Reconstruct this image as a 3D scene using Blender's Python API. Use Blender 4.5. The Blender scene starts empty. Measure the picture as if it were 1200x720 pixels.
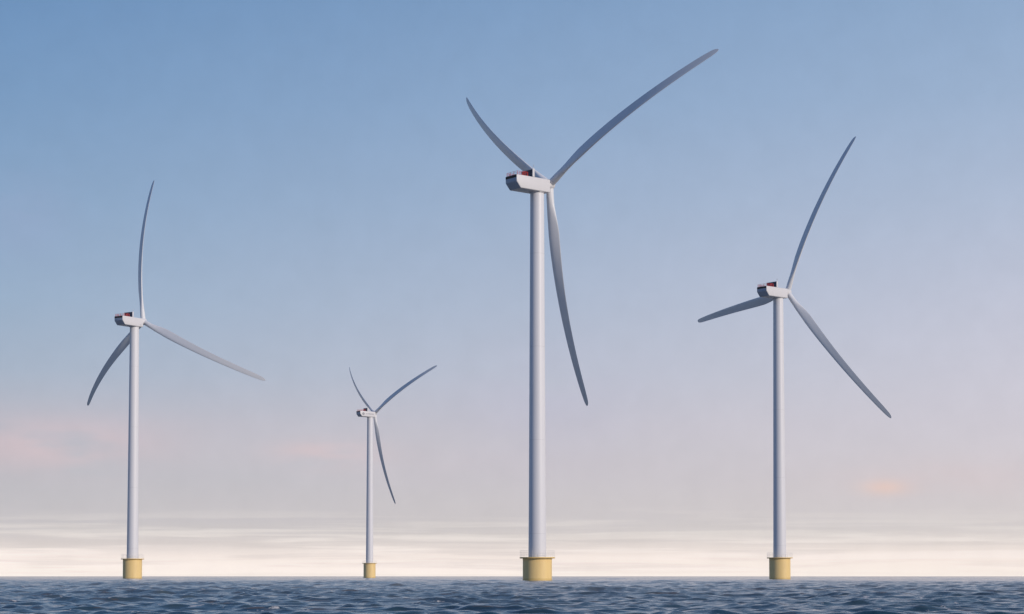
import bpy, bmesh, math, random
import numpy as np
from mathutils import Vector, Matrix
R_ = math.radians
sc = bpy.context.scene
C = sc.collection

# ------------------------------------------------------------------ camera
F = 2200.0            # focal length in pixels of a 1200 px wide frame
PITCH = R_(2.4)
HORIZON = 675.0       # row of the horizon in the 1200x720 frame
CAM_H = 1.25
cam_d = bpy.data.cameras.new('camera')
cam = bpy.data.objects.new('camera', cam_d)
C.objects.link(cam)
cam.location = (0, 0, CAM_H)
cam.rotation_euler = (R_(90) + PITCH, 0, 0)
cam_d.sensor_width = 36.0
cam_d.lens = 36.0 * F / 1200.0
YC = HORIZON - F * math.tan(PITCH)
cam_d.shift_y = (YC - 360.0) / 1200.0
cam_d.clip_start = 0.5
cam_d.clip_end = 60000.0
sc.camera = cam

# ------------------------------------------------------------------ light
SUN_AZ = 50.0         # degrees to the right of straight behind the camera
SUN_EL = 17.0
az, el = R_(SUN_AZ), R_(SUN_EL)
to_sun = Vector((math.sin(az) * math.cos(el), -math.cos(az) * math.cos(el), math.sin(el)))
sun_d = bpy.data.lights.new('sun', 'SUN')
sun_d.energy = 2.6
sun_d.angle = R_(0.53)
sun_d.color = (1.0, 0.90, 0.80)
sun = bpy.data.objects.new('sun', sun_d)
C.objects.link(sun)
sun.rotation_euler = to_sun.to_track_quat('Z', 'Y').to_euler()
sun.location = (60, -60, 60)

sc.view_settings.view_transform = 'Standard'
sc.view_settings.look = 'None'
sc.view_settings.exposure = 0.0
sc.view_settings.gamma = 1.0
sc.view_settings.use_curve_mapping = False
sc.render.engine = 'CYCLES'
sc.cycles.use_denoising = True
sc.cycles.max_bounces = 6
sc.cycles.volume_bounces = 1
sc.cycles.sample_clamp_indirect = 4.0


def srgb(r, g, b):
    def f(c):
        c /= 255.0
        return c / 12.92 if c <= 0.04045 else ((c + 0.055) / 1.055) ** 2.4
    return (f(r), f(g), f(b), 1.0)


class NT:
    """small helper round a node tree"""
    def __init__(self, tree):
        self.t = tree
        tree.nodes.clear()

    def n(self, kind, ins=None, **props):
        nd = self.t.nodes.new(kind)
        for k, v in props.items():
            setattr(nd, k, v)
        for k, v in (ins or {}).items():
            s = nd.inputs[k]
            if isinstance(v, bpy.types.NodeSocket):
                self.t.links.new(v, s)
            else:
                s.default_value = v
        return nd

    def math(self, op, a, b=0.0, c=0.0, clamp=False):
        return self.n('ShaderNodeMath', {0: a, 1: b, 2: c}, operation=op, use_clamp=clamp).outputs[0]

    def mix(self, f, a, b, blend='MIX'):
        return self.n('ShaderNodeMix', {0: f, 6: a, 7: b}, data_type='RGBA', blend_type=blend).outputs[2]

    def remap(self, v, a, b, c=0.0, d=1.0, smooth=True):
        return self.n('ShaderNodeMapRange', {0: v, 1: a, 2: b, 3: c, 4: d},
                      interpolation_type='SMOOTHSTEP' if smooth else 'LINEAR').outputs[0]

    def ramp(self, fac, stops):
        nd = self.n('ShaderNodeValToRGB', {0: fac})
        cr = nd.color_ramp
        cr.interpolation = 'LINEAR'
        while len(cr.elements) > 1:
            cr.elements.remove(cr.elements[-1])
        cr.elements[0].position = stops[0][0]
        cr.elements[0].color = stops[0][1]
        for p, c in stops[1:]:
            e = cr.elements.new(p)
            e.color = c
        return nd.outputs[0]


# ------------------------------------------------------------------ sky
world = bpy.data.worlds.new('World')
sc.world = world
world.use_nodes = True
w = NT(world.node_tree)
tc = w.n('ShaderNodeTexCoord').outputs['Generated']
sep = w.n('ShaderNodeSeparateXYZ', {0: tc})
X, Y, Z = sep.outputs
ramp_scale = 0.40


def rows(cols):
    """(row in the frame, colour) -> ramp stops over the sine of the elevation"""
    out = []
    for row, c in cols:
        e = math.atan((HORIZON - row) / F)
        out.append((max(0.0, math.sin(e)) / ramp_scale, srgb(*c)))
    out.sort(key=lambda q: q[0])
    return out


left = rows([(676, (250, 243, 234)), (655, (244, 235, 228)), (636, (216, 208, 205)), (610, (199, 194, 198)),
             (560, (188, 187, 196)), (500, (184, 183, 196)), (440, (164, 178, 199)), (360, (150, 173, 200)),
             (240, (133, 163, 197)), (120, (118, 153, 193)), (0, (104, 143, 188)), (-160, (80, 122, 172))])
right = rows([(676, (252, 244, 234)), (655, (247, 237, 228)), (636, (238, 228, 221)), (610, (226, 217, 216)),
              (560, (220, 211, 216)), (500, (215, 209, 219)), (440, (210, 207, 220)), (360, (200, 202, 219)),
              (240, (181, 193, 216)), (120, (162, 183, 212)), (0, (148, 174, 207)), (-160, (116, 147, 188))])
zf = w.math('DIVIDE', Z, ramp_scale, clamp=True)
lc, rc = w.ramp(zf, left), w.ramp(zf, right)
azf = w.remap(w.math('DIVIDE', X, w.math('MAXIMUM', Y, 0.15)), -0.30, 0.32, smooth=False)
grad = w.mix(azf, lc, rc)
# towards the zenith the blue deepens; the half of the sky behind the camera is a plain clear blue
zen = w.ramp(Z, [(0.0, srgb(150, 168, 196)), (0.25, srgb(96, 130, 178)), (1.0, srgb(46, 80, 136))])
grad = w.mix(w.remap(Z, 0.34, 0.62), grad, zen)
back = w.mix(w.remap(Y, 0.25, -0.3), grad, zen)

# soft wisps lying along the horizon, and a few pink patches
elv = w.math('DIVIDE', Z, w.math('MAXIMUM', Y, 0.2))
azi = w.math('DIVIDE', X, w.math('MAXIMUM', Y, 0.2))
cvec = w.n('ShaderNodeCombineXYZ', {0: w.math('MULTIPLY', azi, 7.5), 1: w.math('MULTIPLY', elv, 230.0), 2: 3.3}).outputs[0]
st = w.n('ShaderNodeTexNoise', {'Vector': cvec, 'Scale': 1.0, 'Detail': 4.0, 'Roughness': 0.55, 'Distortion': 0.35}).outputs[0]
wisp = w.math('MULTIPLY', w.remap(st, 0.44, 0.62), w.math('MULTIPLY', w.remap(elv, 0.040, 0.014), w.remap(elv, -0.002, 0.006)))
sky = w.mix(w.math('MULTIPLY', wisp, 0.75), back, srgb(252, 243, 236))
st2 = w.n('ShaderNodeTexNoise', {'Vector': w.n('ShaderNodeVectorMath', {0: cvec, 1: (7.0, 31.0, 5.0)}, operation='ADD').outputs[0],
                                 'Scale': 1.3, 'Detail': 4.0, 'Roughness': 0.5, 'Distortion': 0.2}).outputs[0]
dim = w.math('MULTIPLY', w.remap(st2, 0.46, 0.62), w.math('MULTIPLY', w.remap(elv, 0.036, 0.014), w.remap(elv, -0.002, 0.004)))
sky = w.mix(w.math('MULTIPLY', dim, w.remap(azf, 0.4, 1.0, 0.42, 0.22)), sky, srgb(210, 202, 198))


def patch(sky, row, col, sx, sy, colour, amount):
    a0, e0 = (col - 600) / F, (HORIZON - row) / F
    dx = w.math('DIVIDE', w.math('SUBTRACT', azi, a0), sx / F)
    dy = w.math('DIVIDE', w.math('SUBTRACT', elv, e0), sy / F)
    v = w.n('ShaderNodeCombineXYZ', {0: w.math('MULTIPLY', azi, 16.0), 1: w.math('MULTIPLY', elv, 60.0), 2: row * 0.1}).outputs[0]
    nz = w.n('ShaderNodeTexNoise', {'Vector': v, 'Scale': 1.0, 'Detail': 4.0, 'Roughness': 0.5}).outputs[0]
    d2 = w.math('ADD', w.math('MULTIPLY', dx, dx), w.math('MULTIPLY', dy, dy))
    f = w.math('MULTIPLY', w.math('POWER', 2.718, w.math('MULTIPLY', d2, -1.0)), w.remap(nz, 0.22, 0.52))
    f = w.math('MULTIPLY', f, w.remap(Y, 0.0, 0.3))
    return w.mix(w.math('MULTIPLY', f, amount), sky, srgb(*colour))


sky = patch(sky, 522, 60, 130, 30, (222, 194, 199), 0.6)
sky = patch(sky, 531, 385, 62, 15, (224, 198, 201), 0.75)
sky = patch(sky, 545, 560, 190, 26, (208, 198, 206), 0.4)
sky = patch(sky, 571, 1038, 26, 9, (244, 208, 192), 0.8)
sky = patch(sky, 560, 1100, 120, 22, (222, 204, 206), 0.45)
sky = patch(sky, 255, 20, 60, 50, (150, 168, 202), 0.5)
sky = patch(sky, 470, 640, 110, 60, (190, 188, 210), 0.35)
# fine mottling
mot = w.n('ShaderNodeTexNoise', {'Vector': tc, 'Scale': 55.0, 'Detail': 5.0, 'Roughness': 0.65}).outputs[0]
sky = w.n('ShaderNodeVectorMath', {0: sky, 'Scale': w.remap(mot, 0.2, 0.8, 0.965, 1.035, smooth=False)}, operation='SCALE').outputs[0]
# below the horizon (never seen past the sea): dark water blue
sky = w.mix(w.remap(Z, -0.004, -0.02), sky, srgb(52, 72, 100))
nish = w.n('ShaderNodeTexSky', sky_type='NISHITA')
nish.sun_disc = False
nish.sun_elevation = el
nish.sun_rotation = math.pi - az      # measured clockwise from +Y
nish.altitude = 0
nish.air_density = 1.0
nish.dust_density = 1.0
# the clear bright strip of air low over the sea
glow = w.mix(w.math('MULTIPLY', w.remap(Z, 0.026, 0.006), w.remap(Y, -0.1, 0.4)), sky, w.n('ShaderNodeVectorMath', {0: sky, 1: (1.23, 1.17, 1.15)}, operation='MULTIPLY').outputs[0])
b1 = w.n('ShaderNodeBackground', {'Color': glow, 'Strength': 1.05}).outputs[0]
b2 = w.n('ShaderNodeBackground', {'Color': nish.outputs[0], 'Strength': 0.06}).outputs[0]
mx = w.n('ShaderNodeMixShader', {0: 0.12, 1: b1, 2: b2}).outputs[0]
w.n('ShaderNodeOutputWorld', {'Surface': mx})


# ------------------------------------------------------------------ materials
def paint(name, col, rough=0.45, dirt=0.06, streak=True, spec=0.4, dirt_col=(0.30, 0.29, 0.28, 1), scale=0.5):
    m = bpy.data.materials.new(name)
    m.use_nodes = True
    t = NT(m.node_tree)
    geo = t.n('ShaderNodeNewGeometry').outputs['Position']
    tco = t.n('ShaderNodeTexCoord').outputs['Object']
    mp = t.n('ShaderNodeMapping', {'Vector': tco, 'Scale': (2.2, 2.2, 0.10 if streak else 2.2)}).outputs[0]
    n1 = t.n('ShaderNodeTexNoise', {'Vector': mp, 'Scale': scale, 'Detail': 6.0, 'Roughness': 0.62}).outputs[0]
    n2 = t.n('ShaderNodeTexNoise', {'Vector': tco, 'Scale': 0.35, 'Detail': 3.0}).outputs[0]
    f = t.math('MULTIPLY', t.remap(n1, 0.42, 0.78), t.remap(n2, 0.3, 0.7, 0.4, 1.0))
    c = t.mix(t.math('MULTIPLY', f, dirt), col, dirt_col)
    r = t.remap(n1, 0.2, 0.8, rough - 0.06, rough + 0.10, smooth=False)
    bs = t.n('ShaderNodeBsdfPrincipled', {'Base Color': c, 'Roughness': r, 'Specular IOR Level': spec})
    t.n('ShaderNodeOutputMaterial', {'Surface': bs.outputs[0]})
    return m


def tower_paint():
    """white tower paint with the fine dark joints of its welded cans"""
    m = bpy.data.materials.new('tower_paint')
    m.use_nodes = True
    t = NT(m.node_tree)
    tco = t.n('ShaderNodeTexCoord').outputs['Object']
    z = t.n('ShaderNodeSeparateXYZ', {0: tco}).outputs[2]
    mp = t.n('ShaderNodeMapping', {'Vector': tco, 'Scale': (1.6, 1.6, 0.05)}).outputs[0]
    n1 = t.n('ShaderNodeTexNoise', {'Vector': mp, 'Scale': 0.8, 'Detail': 6.0, 'Roughness': 0.6}).outputs[0]
    c = t.mix(t.math('MULTIPLY', t.remap(n1, 0.45, 0.8), 0.07), (0.75, 0.74, 0.765, 1), (0.40, 0.39, 0.38, 1))
    fr = t.math('FRACT', t.math('DIVIDE', z, 23.7))
    seam = t.math('LESS_THAN', t.math('ABSOLUTE', t.math('SUBTRACT', fr, 0.5)), 0.003)
    c = t.mix(t.math('MULTIPLY', seam, 0.18), c, (0.25, 0.25, 0.26, 1))
    bs = t.n('ShaderNodeBsdfPrincipled', {'Base Color': c, 'Roughness': 0.42, 'Specular IOR Level': 0.4})
    t.n('ShaderNodeOutputMaterial', {'Surface': bs.outputs[0]})
    return m


def yellow_paint():
    m = bpy.data.materials.new('yellow_paint')
    m.use_nodes = True
    t = NT(m.node_tree)
    tco = t.n('ShaderNodeTexCoord').outputs['Object']
    z = t.n('ShaderNodeSeparateXYZ', {0: tco}).outputs[2]
    mp = t.n('ShaderNodeMapping', {'Vector': tco, 'Scale': (1.3, 1.3, 0.16)}).outputs[0]
    n1 = t.n('ShaderNodeTexNoise', {'Vector': mp, 'Scale': 1.1, 'Detail': 7.0, 'Roughness': 0.65}).outputs[0]
    c = t.mix(t.math('MULTIPLY', t.remap(n1, 0.40, 0.75), 0.30), (0.90, 0.65, 0.28, 1), (0.70, 0.45, 0.20, 1))
    wet = t.math('MULTIPLY', t.remap(t.math('ADD', z, t.math('MULTIPLY', n1, 0.5)), 0.95, 0.70), 0.5)
    c = t.mix(wet, c, (0.62, 0.42, 0.12, 1))
    bs = t.n('ShaderNodeBsdfPrincipled', {'Base Color': c, 'Roughness': 0.5, 'Specular IOR Level': 0.35})
    t.n('ShaderNodeOutputMaterial', {'Surface': bs.outputs[0]})
    return m


M_TOWER = tower_paint()
M_WHITE = paint('white_gelcoat', (0.72, 0.70, 0.71, 1), 0.38, 0.10, streak=False)
M_BLADE = paint('blade_gelcoat', (0.78, 0.78, 0.80, 1), 0.36, 0.08, streak=False)
M_YELLOW = yellow_paint()
M_RAIL = paint('galvanised_rail', (0.80, 0.76, 0.75, 1), 0.5, 0.1, streak=False)
M_RED = paint('red_rail_paint', (0.55, 0.04, 0.03, 1), 0.45, 0.1, streak=False)
M_BLACK = paint('black_louvre', (0.010, 0.012, 0.018, 1), 0.6, 0.0, streak=False)
M_DARK = paint('dark_radiator', (0.030, 0.045, 0.085, 1), 0.5, 0.1, streak=False)
M_GREY = paint('grey_marking', (0.26, 0.26, 0.29, 1), 0.5, 0.0, streak=False)
M_REAR_SHADE = paint('nacelle_rear_shade', (0.36, 0.41, 0.50, 1), 0.4, 0.08, streak=False)  # shade of the rear face put into a darker base colour


# ------------------------------------------------------------------ mesh helpers
def link_mesh(name, bm, mat, parent=None, loc=(0, 0, 0), smooth=None):
    bmesh.ops.recalc_face_normals(bm, faces=bm.faces)
    me = bpy.data.meshes.new(name)
    bm.to_mesh(me)
    bm.free()
    for m in (mat if isinstance(mat, (list, tuple)) else [mat]):
        me.materials.append(m)
    if smooth is not None:
        me.polygons.foreach_set('use_smooth', [True] * len(me.polygons))
        me.set_sharp_from_angle(angle=R_(smooth))
    o = bpy.data.objects.new(name, me)
    C.objects.link(o)
    o.location = loc
    if parent:
        o.parent = parent
    return o


def add_box(bm, c, s, rot=None):
    r = bmesh.ops.create_cube(bm, size=1.0)
    bmesh.ops.scale(bm, vec=s, verts=r['verts'])
    if rot:
        bmesh.ops.rotate(bm, matrix=rot, verts=r['verts'])
    bmesh.ops.translate(bm, vec=c, verts=r['verts'])
    return r['verts']


def add_lathe(bm, prof, seg=64, cap=True):
    rings = []
    for r, z in prof:
        rings.append([bm.verts.new((r * math.cos(2 * math.pi * i / seg), r * math.sin(2 * math.pi * i / seg), z)) for i in range(seg)])
    for a, b in zip(rings, rings[1:]):
        for i in range(seg):
            j = (i + 1) % seg
            bm.faces.new((a[i], a[j], b[j], b[i]))
    if cap:
        bm.faces.new(rings[0][::-1])
        bm.faces.new(rings[-1])


def add_tube(bm, pts, r, seg=6, closed=False):
    pts = [Vector(p) for p in pts]
    n = len(pts)
    rings = []
    for i, p in enumerate(pts):
        a = pts[(i - 1) % n] if (closed or i > 0) else p
        b = pts[(i + 1) % n] if (closed or i < n - 1) else p
        d = (b - a).normalized()
        up = Vector((0, 0, 1)) if abs(d.z) < 0.9 else Vector((1, 0, 0))
        s = d.cross(up).normalized()
        t = s.cross(d)
        rings.append([bm.verts.new(p + r * (math.cos(2 * math.pi * k / seg) * s + math.sin(2 * math.pi * k / seg) * t)) for k in range(seg)])
    m = n if closed else n - 1
    for i in range(m):
        A, B = rings[i], rings[(i + 1) % n]
        for k in range(seg):
            l = (k + 1) % seg
            bm.faces.new((A[k], A[l], B[l], B[k]))
    if not closed:
        bm.faces.new(rings[0][::-1])
        bm.faces.new(rings[-1])


# ------------------------------------------------------------------ sea
def make_sea():
    rng = np.random.default_rng(11)
    front = np.radians(np.linspace(-30, 30, 640))
    rest = np.radians(np.linspace(30, 330, 130))[1:-1]
    ang = np.concatenate([front, rest])
    r = np.exp(np.concatenate([np.arange(math.log(9.0), math.log(24.0), 0.004), np.arange(math.log(24.0), math.log(420.0), 0.00125),
                               np.arange(math.log(420.0), math.log(1200.0), 0.0024), np.arange(math.log(1200.0), math.log(6250.0), 0.006)]))
    nr = len(r)
    na = len(ang)
    dr = np.gradient(r)
    x = r[:, None] * np.sin(ang)[None, :]
    y = r[:, None] * np.cos(ang)[None, :]
    x = x.astype(np.float32)
    y = y.astype(np.float32)
    z = np.zeros_like(x)
    ox = np.zeros_like(x)
    oy = np.zeros_like(x)
    waves = []
    # swell, wind sea and chop: (wavelength range, count, rms amplitude of the band)
    for lo, hi, n, amp in ((34, 70, 9, 0.13), (16, 34, 10, 0.050), (6, 15, 22, 0.045), (2.2, 6, 36, 0.042), (0.7, 2.2, 64, 0.036)):
        L = np.exp(rng.uniform(math.log(lo), math.log(hi), n))
        th = rng.normal(R_(252), R_(48), n)     # mostly towards the camera
        a = (L / hi) ** 0.8
        a = a / np.sqrt((a ** 2).sum() / 2) * amp
        ph = rng.uniform(0, 2 * math.pi, n)
        waves += list(zip(L, th, a, ph))
    for L, th, a, ph in waves:
        k = 2 * math.pi / L
        # a wave shorter than four radial steps cannot be carried by the mesh there
        L, th, a, ph, k = (np.float32(v) for v in (L, th, a, ph, k))
        att = np.clip((L / dr - 3.0) / 3.0, 0, 1).astype(np.float32)
        rows_ = np.nonzero(att > 0)[0]
        if not len(rows_):
            continue
        m = rows_[-1] + 1
        p = k * (x[:m] * math.cos(th) + y[:m] * math.sin(th)) + ph
        s, c = np.sin(p), np.cos(p)
        z[:m] += a * att[:m, None] * c
        q = 1.1 * a * att[:m, None]
        ox[:m] -= q * math.cos(th) * s
        oy[:m] -= q * math.sin(th) * s
    x += ox
    y += oy
    far = np.clip((r - 2500) / 3000, 0, 1)[:, None]
    z *= (1 - far)
    co = np.stack([x, y, z], -1).reshape(-1, 3)
    co = np.concatenate([co, [[0, 0, 0.0]]])
    ctr = len(co) - 1
    i = np.arange(nr - 1)[:, None] * na
    j = np.arange(na)[None, :]
    j2 = (j + 1) % na
    quads = np.stack([i + j, i + na + j, i + na + j2, i + j2], -1).reshape(-1, 4)
    tri = np.stack([np.full(na, ctr), np.arange(na), (np.arange(na) + 1) % na], -1)
    me = bpy.data.meshes.new('sea')
    me.vertices.add(len(co))
    me.vertices.foreach_set('co', co.astype(np.float32).ravel())
    me.loops.add(quads.size + tri.size)
    me.loops.foreach_set('vertex_index', np.concatenate([quads.ravel(), tri.ravel()]).astype(np.int32))
    me.polygons.add(len(quads) + len(tri))
    starts = np.concatenate([np.arange(len(quads)) * 4, quads.size + np.arange(len(tri)) * 3]).astype(np.int32)
    me.polygons.foreach_set('loop_start', starts)
    me.update(calc_edges=True)
    me.validate()
    me.polygons.foreach_set('use_smooth', np.ones(len(me.polygons), dtype=bool))
    o = bpy.data.objects.new('sea', me)
    C.objects.link(o)
    o['kind'] = 'structure'
    # faces must look up
    if me.polygons[0].normal.z < 0:
        me.flip_normals()

    m = bpy.data.materials.new('sea_water')
    m.use_nodes = True
    t = NT(m.node_tree)
    pos = t.n('ShaderNodeNewGeometry').outputs['Position']
    mp = t.n('ShaderNodeMapping', {'Vector': pos, 'Scale': (1.0, 0.8, 1.0), 'Rotation': (0, 0, 0.2)}).outputs[0]
    n1 = t.n('ShaderNodeTexNoise', {'Vector': mp, 'Scale': 1.5, 'Detail': 8.0, 'Roughness': 0.62, 'Distortion': 0.3}, noise_type='RIDGED_MULTIFRACTAL').outputs[0]
    n2 = t.n('ShaderNodeTexNoise', {'Vector': mp, 'Scale': 6.5, 'Detail': 4.0, 'Roughness': 0.6}).outputs[0]
    h = t.math('ADD', t.math('MULTIPLY', n1, 0.085), t.math('MULTIPLY', n2, 0.040))
    gust = t.n('ShaderNodeTexNoise', {'Vector': t.n('ShaderNodeMapping', {'Vector': pos, 'Scale': (0.02, 0.009, 1.0)}).outputs[0], 'Scale': 1.0, 'Detail': 4.0, 'Roughness': 0.6}).outputs[0]
    bump = t.n('ShaderNodeBump', {'Height': h, 'Strength': t.remap(gust, 0.35, 0.65, 0.30, 0.85), 'Distance': 1.0}).outputs[0]
    # patchy water tone, with painted warm reflections and glints
    ms = t.n('ShaderNodeMapping', {'Vector': pos, 'Scale': (0.10, 0.055, 1.0)}).outputs[0]
    s1 = t.n('ShaderNodeTexNoise', {'Vector': ms, 'Scale': 1.6, 'Detail': 5.0, 'Roughness': 0.65, 'Distortion': 0.6}).outputs[0]
    c = t.mix(t.remap(s1, 0.35, 0.65), (0.004, 0.032, 0.055, 1), (0.014, 0.072, 0.105, 1))
    py = t.n('ShaderNodeSeparateXYZ', {0: pos}).outputs[1]
    # far water painted paler, standing in for bright sky reflected out there
    far_sheen = t.remap(t.math('ADD', py, t.math('MULTIPLY', s1, 90.0)), 60.0, 260.0)
    c = t.mix(t.math('MULTIPLY', far_sheen, 0.9), c, (0.185, 0.195, 0.190, 1))
    s2 = t.n('ShaderNodeTexNoise', {'Vector': ms, 'Scale': 4.5, 'Detail': 5.0, 'Roughness': 0.6, 'Distortion': 0.5, }).outputs[0]
    c = t.mix(t.math('MULTIPLY', t.remap(s2, 0.57, 0.64), 0.7), c, (0.15, 0.11, 0.08, 1))  # brown streaks put warm reflected light into the water colour
    f1 = t.n('ShaderNodeTexNoise', {'Vector': pos, 'Scale': 0.9, 'Detail': 6.0, 'Roughness': 0.7}).outputs[0]
    glint = t.remap(f1, 0.63, 0.67)  # cream flecks painted in as glints on the water
    c = t.mix(t.math('MULTIPLY', glint, 0.9), c, (0.78, 0.72, 0.66, 1))
    ro = t.math('ADD', 0.09, t.math('MULTIPLY', glint, 0.5))
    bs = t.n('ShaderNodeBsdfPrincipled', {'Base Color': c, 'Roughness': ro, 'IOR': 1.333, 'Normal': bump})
    t.n('ShaderNodeOutputMaterial', {'Surface': bs.outputs[0]})
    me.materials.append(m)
    return o


make_sea()


# ------------------------------------------------------------------ turbines
ROTOR_R = 56.9
TILT = R_(5)
NAC_FRONT, NAC_REAR, NAC_W, NAC_TOP, NAC_BOT = 2.5, -8.5, 4.6, 0.72, -2.62


def pixel_ray(px, py):
    v = YC - py
    return Vector((px - 600.0, F * math.cos(PITCH) - v * math.sin(PITCH), F * math.sin(PITCH) + v * math.cos(PITCH)))


def blade_mesh(ph, c1, c2, k):
    """one blade in the turbine's frame, relative to the rotor centre"""
    a = Vector((0, math.cos(TILT), math.sin(TILT)))
    u = Vector((1, 0, 0))
    v = u.cross(a)
    er = math.sin(ph) * u + math.cos(ph) * v
    et = math.cos(ph) * u - math.sin(ph) * v
    bm = bmesh.new()
    rings = []
    N, K = 64, 28
    ch_x = [0.0, 0.04, 0.09, 0.16, 0.22, 0.30, 0.45, 0.62, 0.80, 0.92, 0.97, 0.99, 1.0]
    ch_y = [1.90, 1.90, 2.05, 2.75, 3.15, 3.10, 2.75, 2.40, 2.05, 1.75, 1.45, 1.05, 0.35]
    for i in range(N + 1):
        s0 = i / N
        s = 0.016 + (1 - 0.016) * (1 - (1 - s0) ** 1.25)
        ch = float(np.interp(s, ch_x, ch_y))
        blend = min(1.0, max(0.0, (s - 0.04) / 0.17))
        blend = blend * blend * (3 - 2 * blend)
        thick = (1 - blend) * 1.90 + blend * ch * float(np.interp(s, [0.2, 0.4, 0.7, 1.0], [0.38, 0.26, 0.19, 0.15]))
        tw = R_(float(np.interp(s, [0, 0.2, 0.5, 1.0], [15, 13, 6, 2])) * -1.0 - 7)
        cen = ROTOR_R * (s * er + (c1 * s + c2 * s * s) * a + k * s * s * et)
        # chord lies mostly in the rotor plane, leading edge on the et side
        cd = math.cos(tw) * et + math.sin(tw) * a
        nd = -math.sin(tw) * et + math.cos(tw) * a
        ring = []
        for q in range(K):
            t = 2 * math.pi * q / K
            cx_, cy_ = math.cos(t), math.sin(t)
            # airfoil: full round nose (+), thin tail (-)
            xx = cx_
            tt = cy_ * (1 - blend * 0.62 * (1 - (cx_ + 1) / 2) ** 1.1)
            off = blend * (-0.16) * ch
            ring.append(bm.verts.new(cen + cd * (xx * ch / 2 + off) + nd * (tt * thick / 2 + blend * 0.03 * ch * (1 - xx * xx))))
        rings.append(ring)
    for A, B in zip(rings, rings[1:]):
        for q in range(K):
            l = (q + 1) % K
            bm.faces.new((A[q], A[l], B[l], B[q]))
    bm.faces.new(rings[0][::-1])
    bm.faces.new(rings[-1])
    return bm


def nacelle_body():
    bm = bmesh.new()
    hw = NAC_W / 2
    prof = [(NAC_REAR, NAC_TOP), (NAC_REAR, -1.05), (NAC_REAR + 1.35, NAC_BOT), (NAC_FRONT, NAC_BOT), (NAC_FRONT, NAC_TOP)]
    L = [bm.verts.new((-hw, y, z)) for y, z in prof]
    Rr = [bm.verts.new((hw, y, z)) for y, z in prof]
    bm.faces.new(L)
    bm.faces.new(Rr[::-1])
    n = len(prof)
    for i in range(n):
        j = (i + 1) % n
        bm.faces.new((L[i], L[j], Rr[j], Rr[i]))
    bmesh.ops.recalc_face_normals(bm, faces=bm.faces)
    bmesh.ops.bevel(bm, geom=list(bm.edges), offset=0.22, segments=4, profile=0.5, affect='EDGES', clamp_overlap=True)
    bmesh.ops.recalc_face_normals(bm, faces=bm.faces)
    # shade on the rear cover (upright and sloping panel) painted as blue grey
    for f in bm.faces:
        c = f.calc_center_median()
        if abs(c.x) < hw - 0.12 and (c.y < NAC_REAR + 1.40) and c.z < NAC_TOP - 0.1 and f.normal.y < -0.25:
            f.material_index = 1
    return bm


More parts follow.
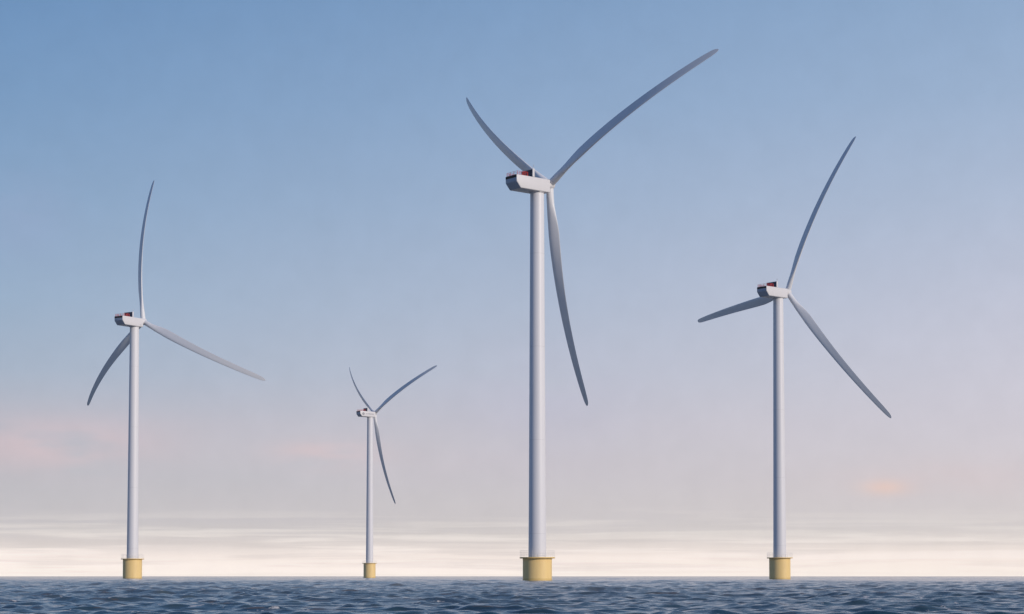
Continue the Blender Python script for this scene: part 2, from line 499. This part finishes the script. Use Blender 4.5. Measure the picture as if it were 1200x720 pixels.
def build_turbine(spec):
    yaw = R_(spec['yaw'])
    hub = pixel_ray(spec['hx'], spec['hy'])
    hub = hub * (100.0 / hub.z)
    hub.z += CAM_H
    a_xy = Vector((math.sin(yaw), math.cos(yaw)))
    # slide back from the rotor centre along the axis until the tower stands on its own column of the picture
    oh = spec['oh']
    root = bpy.data.objects.new('wind_turbine', None)
    C.objects.link(root)
    root.empty_display_size = 5
    root.location = (hub.x - a_xy.x * oh, hub.y - a_xy.y * oh, 0)
    root.rotation_euler = (0, 0, -yaw)
    root['label'] = spec['label']
    root['category'] = 'wind turbine'
    root['group'] = 'offshore wind turbines standing in the sea'
    hz = hub.z
    plat = spec['platform'] + CAM_H

    # foundation, yellow, standing in the water
    bm = bmesh.new()
    add_lathe(bm, [(3.68, -6.0), (3.68, plat - 0.62), (3.72, plat - 0.60), (3.72, plat - 0.36)], 72)
    fo = link_mesh('foundation', bm, M_YELLOW, root, smooth=30)
    bm = bmesh.new()
    add_lathe(bm, [(3.3, -0.34), (4.40, -0.34), (4.46, -0.30), (4.46, -0.04), (4.42, 0.0), (2.0, 0.0)], 72)
    link_mesh('platform', bm, M_YELLOW, fo, (0, 0, plat), smooth=30)
    bm = bmesh.new()
    rr = 4.36
    for z in (0.55, 1.08, 1.62):
        add_tube(bm, [(rr * math.cos(2 * math.pi * i / 48), rr * math.sin(2 * math.pi * i / 48), z) for i in range(48)], 0.018, 6, True)
    for i in range(16):
        t = 2 * math.pi * (i + 0.5) / 16
        add_tube(bm, [(rr * math.cos(t), rr * math.sin(t), 0.0), (rr * math.cos(t), rr * math.sin(t), 1.64)], 0.022, 6)
    link_mesh('railing', bm, M_RAIL, fo, (0, 0, plat), smooth=40)
    # boat landing ladder on the far side of the pile
    bm = bmesh.new()
    for sx in (-0.35, 0.35):
        add_tube(bm, [(sx, 0, -2.0), (sx, 0, plat - 0.40)], 0.07, 8)
    for q in range(int((plat + 1.5) / 0.4)):
        add_tube(bm, [(-0.35, 0, -1.5 + 0.4 * q), (0.35, 0, -1.5 + 0.4 * q)], 0.025, 6)
    link_mesh('ladder', bm, M_YELLOW, fo, (0, 4.05, 0), smooth=40)

    # tower
    zt = hz + NAC_BOT
    bm = bmesh.new()
    prof = []
    for i in range(25):
        q = i / 24
        prof.append((2.25 + (1.76 - 2.25) * q ** 0.9, plat + 0.003 + (zt - 0.25 - plat) * q))
    prof += [(1.76, zt + 0.05)]
    add_lathe(bm, prof, 96)
    tw = link_mesh('tower', bm, M_TOWER, root, smooth=30)
    bm = bmesh.new()
    vs = add_box(bm, (0, 0, 0), (0.95, 0.16, 2.1))
    bmesh.ops.bevel(bm, geom=list(bm.edges), offset=0.05, segments=2, affect='EDGES')
    d = link_mesh('door', bm, M_GREY, tw, (0, 2.23, plat + 1.25))

    # nacelle
    na = link_mesh('nacelle', nacelle_body(), [M_WHITE, M_REAR_SHADE], root, (0, 0, hz), smooth=35)
    bm = bmesh.new()
    add_box(bm, (0, 0, 0), (NAC_W - 0.30, 0.10, 0.62))
    for q in range(5):
        add_box(bm, (0, -0.06, -0.24 + 0.12 * q), (NAC_W - 0.38, 0.05, 0.035), Matrix.Rotation(R_(30), 3, 'X'))
    link_mesh('rear_vent', bm, M_BLACK, na, (0, NAC_REAR, NAC_TOP - 0.43))
    # yaw collar under the nacelle
    bm = bmesh.new()
    add_lathe(bm, [(1.95, -0.16), (2.02, -0.12), (2.02, 0.06)], 64)
    link_mesh('yaw_collar', bm, M_WHITE, na, (0, 0, NAC_BOT), smooth=30)
    # radiator standing across the roof
    rad = bmesh.new()
    add_box(rad, (0, 0.0, 1.0), (4.30, 0.34, 1.84))
    for q in range(18):
        add_box(rad, (-2.04 + 0.24 * q, -0.19, 1.0), (0.05, 0.05, 1.76))
    ra = link_mesh('radiator', rad, M_DARK, na, (0, -3.05, NAC_TOP))
    bm = bmesh.new()
    for sx in (-1, 1):
        add_box(bm, (sx * 2.24, 0.0, 1.04), (0.18, 0.62, 2.08))
    add_box(bm, (0, 0.0, 1.99), (4.296, 0.60, 0.10))
    add_box(bm, (0, 0.22, 1.0), (4.296, 0.07, 1.80))
    link_mesh('radiator_frame', bm, M_WHITE, ra)
    bm = bmesh.new()
    add_tube(bm, [(2.1, 0.2, 2.0), (2.1, 0.2, 2.95)], 0.045, 6)
    add_tube(bm, [(1.8, 0.2, 2.75), (2.4, 0.2, 2.75)], 0.035, 6)
    add_lathe(bm, [(0.10, 0.0), (0.12, 0.08), (0.02, 0.16)], 10)
    bmesh.ops.translate(bm, vec=(2.1, 0.2, 2.95), verts=bm.verts[-30:])
    link_mesh('weather_mast', bm, M_RAIL, na, (0, -3.05, NAC_TOP), smooth=40)
    # red railing round the hoist platform at the rear of the roof
    bm = bmesh.new()
    x1, y0_, y1_ = NAC_W / 2 - 0.22, NAC_REAR + 0.35, -4.75
    corners = [(-x1, y1_), (-x1, y0_), (x1, y0_), (x1, y1_)]
    for z in (0.10, 0.48, 0.86):
        for p, q in zip(corners, corners[1:]):
            add_tube(bm, [(*p, z), (*q, z)], 0.035, 6)
    posts = [(-x1, y0_), (-x1 / 3, y0_), (x1 / 3, y0_), (x1, y0_)]
    posts += [(s * x1, y0_ + (y1_ - y0_) * q / 4) for s in (-1, 1) for q in range(1, 5)]
    for px_, py_ in posts:
        add_tube(bm, [(px_, py_, -0.02), (px_, py_, 0.88)], 0.06, 6)
    link_mesh('hoist_railing', bm, M_RED, na, (0, 0, NAC_TOP), smooth=40)
    bm = bmesh.new()
    yb = -4.80
    add_tube(bm, [(x1 - 0.05, yb - 1.25, 0.0), (x1 - 0.05, yb - 1.25, 0.92), (x1 - 0.05, yb, 0.92), (x1 - 0.05, yb, 0.0)], 0.12, 8)
    link_mesh('hoist_gate', bm, M_RED, na, (0, 0, NAC_TOP), smooth=35)
    # side cover joint and small plate
    if spec.get('plate'):
        bm = bmesh.new()
        add_box(bm, (0, 0, 0), (0.02, 0.9, 0.14))
        link_mesh('name_plate', bm, M_GREY, na, (NAC_W / 2 + 0.008, 1.1, -1.95))
    if spec.get('logo'):
        # round emblem and the operator's name on the side
        bm = bmesh.new()
        add_lathe(bm, [(0.82, -0.01), (0.82, 0.012)], 48)
        bmesh.ops.rotate(bm, matrix=Matrix.Rotation(R_(90), 3, 'Y'), verts=bm.verts)
        em = link_mesh('emblem', bm, M_GREY, na, (NAC_W / 2 + 0.004, -6.15, -0.93))
        bm = bmesh.new()
        add_lathe(bm, [(0.30, -0.01), (0.30, 0.02)], 32)
        bmesh.ops.rotate(bm, matrix=Matrix.Rotation(R_(90), 3, 'Y'), verts=bm.verts)
        bmesh.ops.scale(bm, vec=(1, 1, 0.55), verts=bm.verts)
        link_mesh('emblem_centre', bm, M_WHITE, na, (NAC_W / 2 + 0.012, -6.15, -0.73))
        fc = bpy.data.curves.new('lettering', 'FONT')
        fc.body = 'VATTENFALL'
        fc.align_x = 'CENTER'
        fc.align_y = 'CENTER'
        fc.size = 1.02
        fc.space_character = 1.0
        fc.extrude = 0.01
        fc.offset = 0.012
        fc.materials.append(M_GREY)
        fo_ = bpy.data.objects.new('lettering', fc)
        C.objects.link(fo_)
        bpy.context.view_layer.update()
        me_ = bpy.data.meshes.new_from_object(fo_.evaluated_get(bpy.context.evaluated_depsgraph_get()))
        bpy.data.objects.remove(fo_)
        bpy.data.curves.remove(fc)
        me_.name = 'lettering'
        me_.materials.clear()
        me_.materials.append(M_GREY)
        fo_ = bpy.data.objects.new('lettering', me_)
        C.objects.link(fo_)
        fo_.parent = na
        # text runs along +Y of the turbine, reads from the +X side
        fo_.matrix_local = Matrix.Translation((NAC_W / 2 + 0.014, -1.65, -0.95)) @ Matrix(((0, 0, 1, 0), (1, 0, 0, 0), (0, 1, 0, 0), (0, 0, 0, 1)))

    # hub and spinner
    ax = Matrix.Rotation(TILT, 4, 'X') @ Matrix.Rotation(R_(-90), 4, 'X')
    bm = bmesh.new()
    add_lathe(bm, [(1.10, -1.75), (1.30, -1.6), (1.38, -0.9), (1.36, 0.35), (1.15, 0.85), (0.80, 1.15), (0.40, 1.32), (0.06, 1.36)], 56)
    bmesh.ops.transform(bm, matrix=ax, verts=bm.verts)
    hb = link_mesh('hub', bm, M_WHITE, root, (0, oh, hz), smooth=45)
    for q in (0, -1, 1):
        ph = R_(spec['ph']) + q * 2 * math.pi / 3
        b = link_mesh('blade', blade_mesh(ph, spec['c1'], spec['c2'], spec['k']), M_BLADE, root, (0, oh, hz), smooth=50)
    return root


SPECS = [
    dict(yaw=51.3, oh=4.2, ph=63.6, c1=-0.014, c2=0.218, k=0.0192, hx=646 - 1.7, hy=214 + 2.7, platform=4.7,
         label='tallest white wind turbine with widest tower on a squat yellow foundation'),
    dict(yaw=34.4, oh=4.8, ph=-2.6, c1=-0.055, c2=0.280, k=0.0004, hx=170 - 1.9, hy=379.5 - 2.5, platform=6.7, plate=True,
         label='white wind turbine with one blade pointing straight up beside its tower'),
    dict(yaw=50.0, oh=4.9, ph=24.7, c1=-0.009, c2=0.229, k=0.0176, hx=922.5 + 0.4, hy=346 - 3.4, platform=6.4,
         label='white wind turbine whose left blade lies almost level behind its tower'),
    dict(yaw=53.3, oh=3.5, ph=63.7, c1=0.027, c2=0.206, k=0.0176, hx=440 - 0.7, hy=483 + 1.4, platform=7.8, logo=True,
         label='smallest and farthest white wind turbine with grey writing on its nacelle'),
]
for s in SPECS:
    build_turbine(s)

# ------------------------------------------------------------------ sea haze
HAZE = 0.000035
if HAZE:
    bm = bmesh.new()
    add_box(bm, (0, 0, 84.0), (13000, 13000, 184.0))
    o = link_mesh('haze', bm, [], None)
    m = bpy.data.materials.new('haze_air')
    m.use_nodes = True
    t = NT(m.node_tree)
    v = t.n('ShaderNodeVolumePrincipled', {'Color': (0.98, 0.97, 0.97, 1), 'Density': HAZE, 'Anisotropy': -0.3})
    t.n('ShaderNodeOutputMaterial', {'Volume': v.outputs[0]})
    o.data.materials.append(m)
    o['kind'] = 'stuff'
    o.display_type = 'WIRE'
